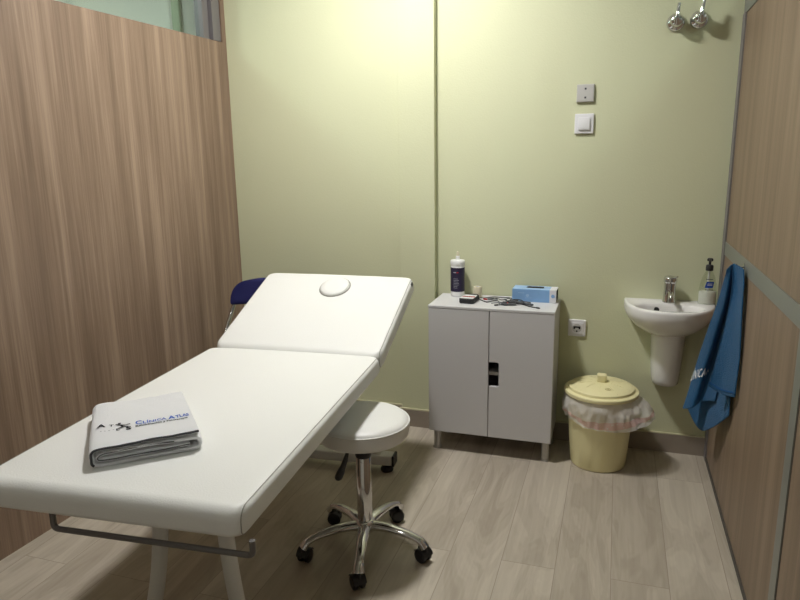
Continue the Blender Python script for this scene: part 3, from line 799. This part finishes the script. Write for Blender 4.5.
bm = bmesh.new(); lathe(bm, [(.022, 0), (.022, .003), (.014, .004), (.012, .001), (.001, .001)], 24, T=Matrix.Translation((0, -.152, ZR - .108))); obj('drain', bm, M['chrome'], bs, 40)
bm = bmesh.new()
rings = []
for z, hw, dp in ((.360, .056, .098), (.364, .060, .106), (.385, .0625, .112), (.45, .068, .122), (.54, .073, .140), (.635, .078, .155)):
    P = []
    for i in range(33):
        a = PI + PI * i / 32; P.append((hw * math.copysign(abs(math.cos(a)) ** .8, math.cos(a)) + .0065, -.0015 - dp * abs(math.sin(a)) ** .8, z))
    rings.append(P)
loft(bm, rings); obj('half_pedestal', bm, M['basin'], bs, 50)

fc = thing('faucet', 'short chrome mixer faucet on the wash basin', 'faucet', (.2475, 3.150, ZR + .0004))
bm = bmesh.new(); lathe(bm, [(.029, 0), (.029, .006), (.0265, .010), (.0250, .06), (.0260, .078), (.0265, .088)], 32); obj('body', bm, M['chrome'], fc, 50)
bm = TUBE(smooth_path([(0, -.012, .050), (0, -.05, .050), (0, -.092, .044), (0, -.098, .034)], 5), .0115, 14); sp = obj('spout', bm, M['chrome'], fc, 50)
bm = bmesh.new(); lathe(bm, [(.0265, .0885), (.029, .094), (.029, .108), (.025, .116), (.012, .120), (.002, .121)], 32)
hd = obj('handle', bm, M['chrome'], fc, 50)
bm = TUBE(smooth_path([(.004, -.012, .112), (.014, -.03, .118), (.024, -.055, .126)], 4), [.0095, .009, .0085, .008, .0075, .007, .0065, .006, .0045], 12, sz=.6); obj('lever', bm, M['chrome'], hd, 50)

sd = thing('soap_dispenser', 'clear pump bottle of white soap with a black pump on the wash basin', 'soap dispenser', (.4035, 3.150, ZR + .0004), math.radians(6))
def oval_ring(a, b, z, n=36): return [(a * math.cos(2*PI*i/n), b * math.sin(2*PI*i/n), z) for i in range(n)]
bm = bmesh.new(); loft(bm, [oval_ring(.034, .020, 0), oval_ring(.037, .023, .004), oval_ring(.0375, .0235, .05), oval_ring(.034, .021, .090), oval_ring(.026, .018, .122), oval_ring(.016, .014, .143), oval_ring(.0125, .0125, .150)]); obj('bottle', bm, M['clear'], sd, 50)
bm = bmesh.new(); loft(bm, [oval_ring(.0325, .019, .002), oval_ring(.0358, .0218, .006), oval_ring(.0362, .0222, .05), oval_ring(.0358, .0218, .056)]); obj('soap', bm, M['soap'], sd, 50)
bm = bmesh.new(); loft(bm, [oval_ring(.0045, .0045, .058), oval_ring(.0045, .0045, .150)]); obj('dip_tube', bm, M['whitep'], sd, 50)
def bott(u, v): 
    a = -PI/2 + u / .030; k = 1 - max(0, (v - .06)) * 1.6; return Vector((.0378 * k * math.cos(a), -.0005 + .0245 * k * math.sin(a), v))
bm = bmesh.new(); n = 8
vs = [[bm.verts.new(bott(-.014 + .028 * i / n + (.004 if j else -.002), v)) for i in range(n+1)] for j, v in enumerate((.076, .104))]
for i in range(n): bm.faces.new((vs[0][i], vs[0][i+1], vs[1][i+1], vs[1][i]))
obj('label_panel', bm, M['bluel'], sd)
for q in ((-.014, .014, .066, .069), (-.014, .012, .113, .116)):
    bm = bmesh.new(); strip(bm, *q, bott, 8); obj('label_print', bm, M['clip'], sd)
bm = bmesh.new(); strip(bm, -.008, .010, .088, .0905, lambda u, v: bott(u, v) + Vector((0, -.0005, 0)), 8); strip(bm, -.006, .010, .094, .0955, lambda u, v: bott(u, v) + Vector((0, -.0005, 0)), 8); obj('label_mark', bm, M['whitep'], sd)
bm = bmesh.new(); lathe(bm, [(.0125, .150), (.0155, .151), (.0155, .172), (.012, .176), (.0055, .177), (.0055, .192), (.012, .193), (.0125, .201), (.010, .205), (.002, .206)], 28)
tube(bm, [(0, 0, .199), (-.006, -.022, .199), (-.009, -.034, .193)], [.0065, .0055, .004], 10); obj('pump', bm, M['plast'], sd, 50)

# ------------------------------------------------------------------ waste bin
BXc, BYc = -.0235, 3.000
bn = thing('waste_bin', 'cream plastic waste bin with a lidded top standing beside the white cabinet', 'bin', (BXc, BYc, 0))
def ribs(a, r, z):
    # shallow raised panels around the drum
    k = (a / (2*PI) * 8) % 1
    return r + (.0018 if .12 < k < .80 and .03 < z < .27 else 0)
bm = bmesh.new()
zz = [0, .004, .012, .026, .031, .1, .18, .26, .29, .33]
lathe(bm, [(.118, 0), (.123, .003)] + [(.1245 + (.150 - .1245) * z / .33, z) for z in zz[2:]] + [(.154, .332), (.154, .336), (.148, .336), (.146, .30), (.12, .008), (.005, .008)], 128, mod=ribs); obj('drum', bm, M['bin'], bn, 40)
bm = bmesh.new(); lathe(bm, [(.150, .3365), (.164, .3365), (.1665, .339), (.1665, .350), (.164, .353), (.152, .354), (.148, .356), (.146, .366), (.142, .369), (.11, .378), (.05, .386), (.004, .388)], 72); lid = obj('lid', bm, M['bin'], bn, 35)
bm = bmesh.new()
for s, z in ((.021, 0),): pass
pad(bm, .042, .040, .034, .008, .004, 0, .3865); kn = obj('knob', bm, M['bin'], lid, 40)
bm = bmesh.new()
for k in range(10):
    a = 2*PI*k/10 + .25; c, s = math.cos(a), math.sin(a)
    tube(bm, [(.045*c, .045*s, .3862), (.09*c, .09*s, .3812), (.136*c, .136*s, .3702)], .0016, 6)
obj('lid_rib', bm, M['bin'], lid, 50)
def lidf(u, v):
    r = math.hypot(u, v); return Vector((u, v, .3905 - .105 * r + .0004 - (.0 if r < .11 else .0)))
bm = bmesh.new()
tube(bm, [lidf(.030 + .013 * math.cos(2*PI*i/24), -.086 + .009 * math.sin(2*PI*i/24)) for i in range(24)], .0010, 6, closed=True)
tube(bm, [lidf(.024, -.089), lidf(.029, -.083), lidf(.036, -.089)], .0010, 6)
obj('moulded_mark', bm, M['mould'], lid, 50)

lnr = thing('bin_liner', 'crumpled translucent white bin bag with a pink band hanging over the bin rim', 'bag', (BXc, BYc, 0))
def liner(a, t, push=0.):
    # t 0 at the rim, 1 at the hem
    right = max(0, math.cos(a + .08)) ** 3; left = max(0, math.cos(a - PI + .2)) ** 2; front = max(0, math.cos(a + PI/2))
    hem = .224 + .030 * right - .014 * max(0, math.cos(a + 1.0)) ** 4 + .004 * math.sin(5 * a + 1) + .012 * noise.noise(Vector((math.cos(a) * 3, math.sin(a) * 3, 2.))) + .010 * left - .004 * front
    z = .3335 - (.3335 - hem) * t
    r = .1565 + .010 * math.sin(PI * min(1, t * 1.1)) + (.085 * right) * t ** .9 + .004 * left * math.sin(PI * t * .8)
    w = noise.noise(Vector((math.cos(a) * 6, math.sin(a) * 6, t * 2.2))) * .010 + noise.noise(Vector((math.cos(a) * 16 + t * 3, math.sin(a) * 16, t * 5 + 9))) * .0055
    r += w * min(1, t * 3) + push
    r = max(r, .1555)
    x, y = r * math.cos(a), r * math.sin(a)
    y = min(y, (YB - BYc) / .988 - .018)
    return Vector((x, y, z))
NA, NT = 160, 16
bm = bmesh.new()
rings = [[liner(2*PI*i/NA, j/NT) for i in range(NA)] for j in range(NT + 1)]
loft(bm, rings, False, False); obj('film', bm, M['bag'], lnr, 80)
bm = bmesh.new()
def band(i, f):
    a = 2*PI*i/NA; m = .80 + .05 * math.sin(a * 3 + .5); wd = .20 + .10 * math.sin(2 * a + 4.2); return liner(a, m - wd * .6 + wd * f, .0012)
loft(bm, [[band(i, f) for i in range(NA)] for f in (0, .5, 1)], False, False); obj('drawstring_band', bm, M['pink'], lnr, 80)

for q in (bn, lnr): q.scale = (.988, .988, 1.02)

# ------------------------------------------------------------------ blue towel on its hook
hk = thing('wall_hook', 'small metal hook on the right partition holding the blue towel', 'hook', (XR - .003, 2.655, 1.000))
bm = bmesh.new(); lathe(bm, [(.012, 0), (.012, .003), (.004, .004)], 20, T=Matrix.Rotation(-PI/2, 4, 'Y')); obj('base', bm, M['chrome'], hk, 40)
obj('peg', TUBE(smooth_path([(-.002, 0, 0), (-.014, 0, -.004), (-.024, 0, -.002), (-.028, 0, .008)], 4), .0035, 8), M['chrome'], hk, 50)
A = [[(0.402,2.680,0.982),(0.414,2.680,1.000),(0.428,2.680,1.006),(0.440,2.660,.998)],
 [(0.396,2.720,0.897),(0.414,2.690,0.904),(0.428,2.720,0.899),(0.442,2.680,0.915)],
 [(0.375,2.780,0.742),(0.399,2.740,0.750),(0.420,2.780,0.734),(0.438,2.710,0.746)],
 [(0.348,2.840,0.564),(0.372,2.790,0.569),(0.400,2.820,0.562),(0.426,2.730,0.586)],
 [(0.306,2.820,0.366),(0.338,2.790,0.384),(0.372,2.800,0.412),(0.412,2.740,0.440)]]
Cc = [[(0.418,2.650,1.006),(0.428,2.640,1.008),(0.444,2.592,1.000)],
 [(0.418,2.640,0.914),(0.436,2.620,0.919),(0.445,2.564,0.939)],
 [(0.412,2.640,0.792),(0.432,2.600,0.795),(0.446,2.543,0.818)],
 [(0.393,2.640,0.662),(0.422,2.600,0.664),(0.446,2.529,0.681)],
 [(0.369,2.640,0.536),(0.411,2.610,0.519),(0.446,2.530,0.536)]]
B = [[(0.418,2.690,0.990),(0.434,2.680,0.994),(0.447,2.630,0.990)],
 [(0.404,2.740,0.885),(0.437,2.730,0.881),(0.448,2.636,0.909)],
 [(0.385,2.805,0.725),(0.427,2.780,0.725),(0.448,2.636,0.764)],
 [(0.359,2.865,0.545),(0.415,2.820,0.538),(0.448,2.633,0.602)],
 [(0.322,2.900,0.359),(0.386,2.820,0.277),(0.448,2.606,0.436)]]
def ripple(g, amp, seed):
    for r in g:
        for p in r:
            d = amp * noise.noise(Vector((p.y * 9, p.z * 5, seed))); p.x = min(p.x + d, .4505)
    return g
gA, gB, gC = [ripple(cat_grid([[Vector(p) for p in r] for r in q], 8, 8), am, s) for q, am, s in ((A, .006, 1.), (B, .005, 5.), (Cc, .005, 9.))]
bt = thing('hanging_towel', 'blue towel with white lettering hanging from a hook on the right partition', 'towel', (XR - .02, 2.66, 1.0))
OB = Vector((XR - .02, 2.66, 1.0))
bm = bmesh.new()
for g in (gA, gB, gC):
    vs = [[bm.verts.new(p - OB) for p in r] for r in g]
    for i in range(len(vs) - 1):
        for j in range(len(vs[0]) - 1): bm.faces.new((vs[i][j], vs[i][j+1], vs[i+1][j+1], vs[i+1][j]))
# the fold over the hook joins the three layers
tb = [gA[0], gC[0]]
co = obj('cloth', bm, M['towelb'], bt, 75)
md = co.modifiers.new('thickness', 'SOLIDIFY'); md.thickness = .0055; md.offset = 0
md = co.modifiers.new('soften', 'SUBSURF'); md.levels = 1; md.render_levels = 1
def samp(g, u, v):
    fi = v * (len(g) - 1); fj = u * (len(g[0]) - 1); i = min(int(fi), len(g) - 2); j = min(int(fj), len(g[0]) - 2); a, b = fi - i, fj - j
    p = (g[i][j] * (1-b) + g[i][j+1] * b) * (1-a) + (g[i+1][j] * (1-b) + g[i+1][j+1] * b) * a
    du = g[i][j+1] - g[i][j]; dv = g[i+1][j] - g[i][j]; n = du.cross(dv).normalized()
    if n.dot(Vector((-.5, -.85, .15))) < 0: n = -n
    return p - OB + n * .0062
def tA(u, v): return samp(gA, max(0, min(1, u)), max(0, min(1, v)))
def lab(u, v): return tA(u, .845 - .115 * u - v)
obj('lettering', text_bm([(c, .02 + x * 1.5, 0, z, k) for c, x, z, k in (('L', 0, .066, 1.6), ('Í', .039, .066, 1.6), ('N', .060, .066, 1.6), ('I', .124, .066, 1.6), ('C', .146, .066, 1.6), ('A', .202, .066, 1.6), ('A', .280, .084, 1.8))], lab, .012), M['logowhite'], bt)['label'] = 'white lettering on the blue towel'
obj('hem', TUBE([gC[i][0] - OB + Vector((-.001, -.003, 0)) for i in range(2, len(gC))], .0022, 6), M['towelb'], bt, 60)
def hemrow(v): return [samp(gC, i / 16, v) for i in range(17)]
bm = grid_bm([hemrow(.945), hemrow(.955)]); obj('woven_band', bm, M['towelband'], bt, 60)

# ------------------------------------------------------------------ camera, world
yaw, pitch, roll, fpx = .317536673, .217342436, -.0153119334, 659.904
cyw, syw = math.cos(yaw), math.sin(yaw)
fwd = Vector((-syw * math.cos(pitch), cyw * math.cos(pitch), -math.sin(pitch)))
rt = Vector((cyw, syw, 0)); up = rt.cross(fwd)
c, s = math.cos(roll), math.sin(roll)
r2 = c * rt + s * up; u2 = -s * rt + c * up
cam = bpy.data.cameras.new('camera'); co = bpy.data.objects.new('camera', cam); COL.objects.link(co)
cam.sensor_fit = 'HORIZONTAL'; cam.sensor_width = 36; cam.lens = 36 * fpx / 800; cam.clip_start = .02
Mx = Matrix.Identity(4)
for i in range(3): Mx[i][0] = r2[i]; Mx[i][1] = u2[i]; Mx[i][2] = -fwd[i]; Mx[i][3] = (0, 0, 1.42)[i]
co.matrix_world = Mx
scene.camera = co
w = bpy.data.worlds.new('world'); scene.world = w; w.use_nodes = True
w.node_tree.nodes['Background'].inputs[0].default_value = (.5, .5, .48, 1); w.node_tree.nodes['Background'].inputs[1].default_value = .02
scene.cycles.caustics_reflective = False; scene.cycles.caustics_refractive = False
vs = scene.view_settings
vs.view_transform = 'Standard'; vs.look = 'None'; vs.gamma = 1; vs.use_curve_mapping = False; vs.exposure = .10
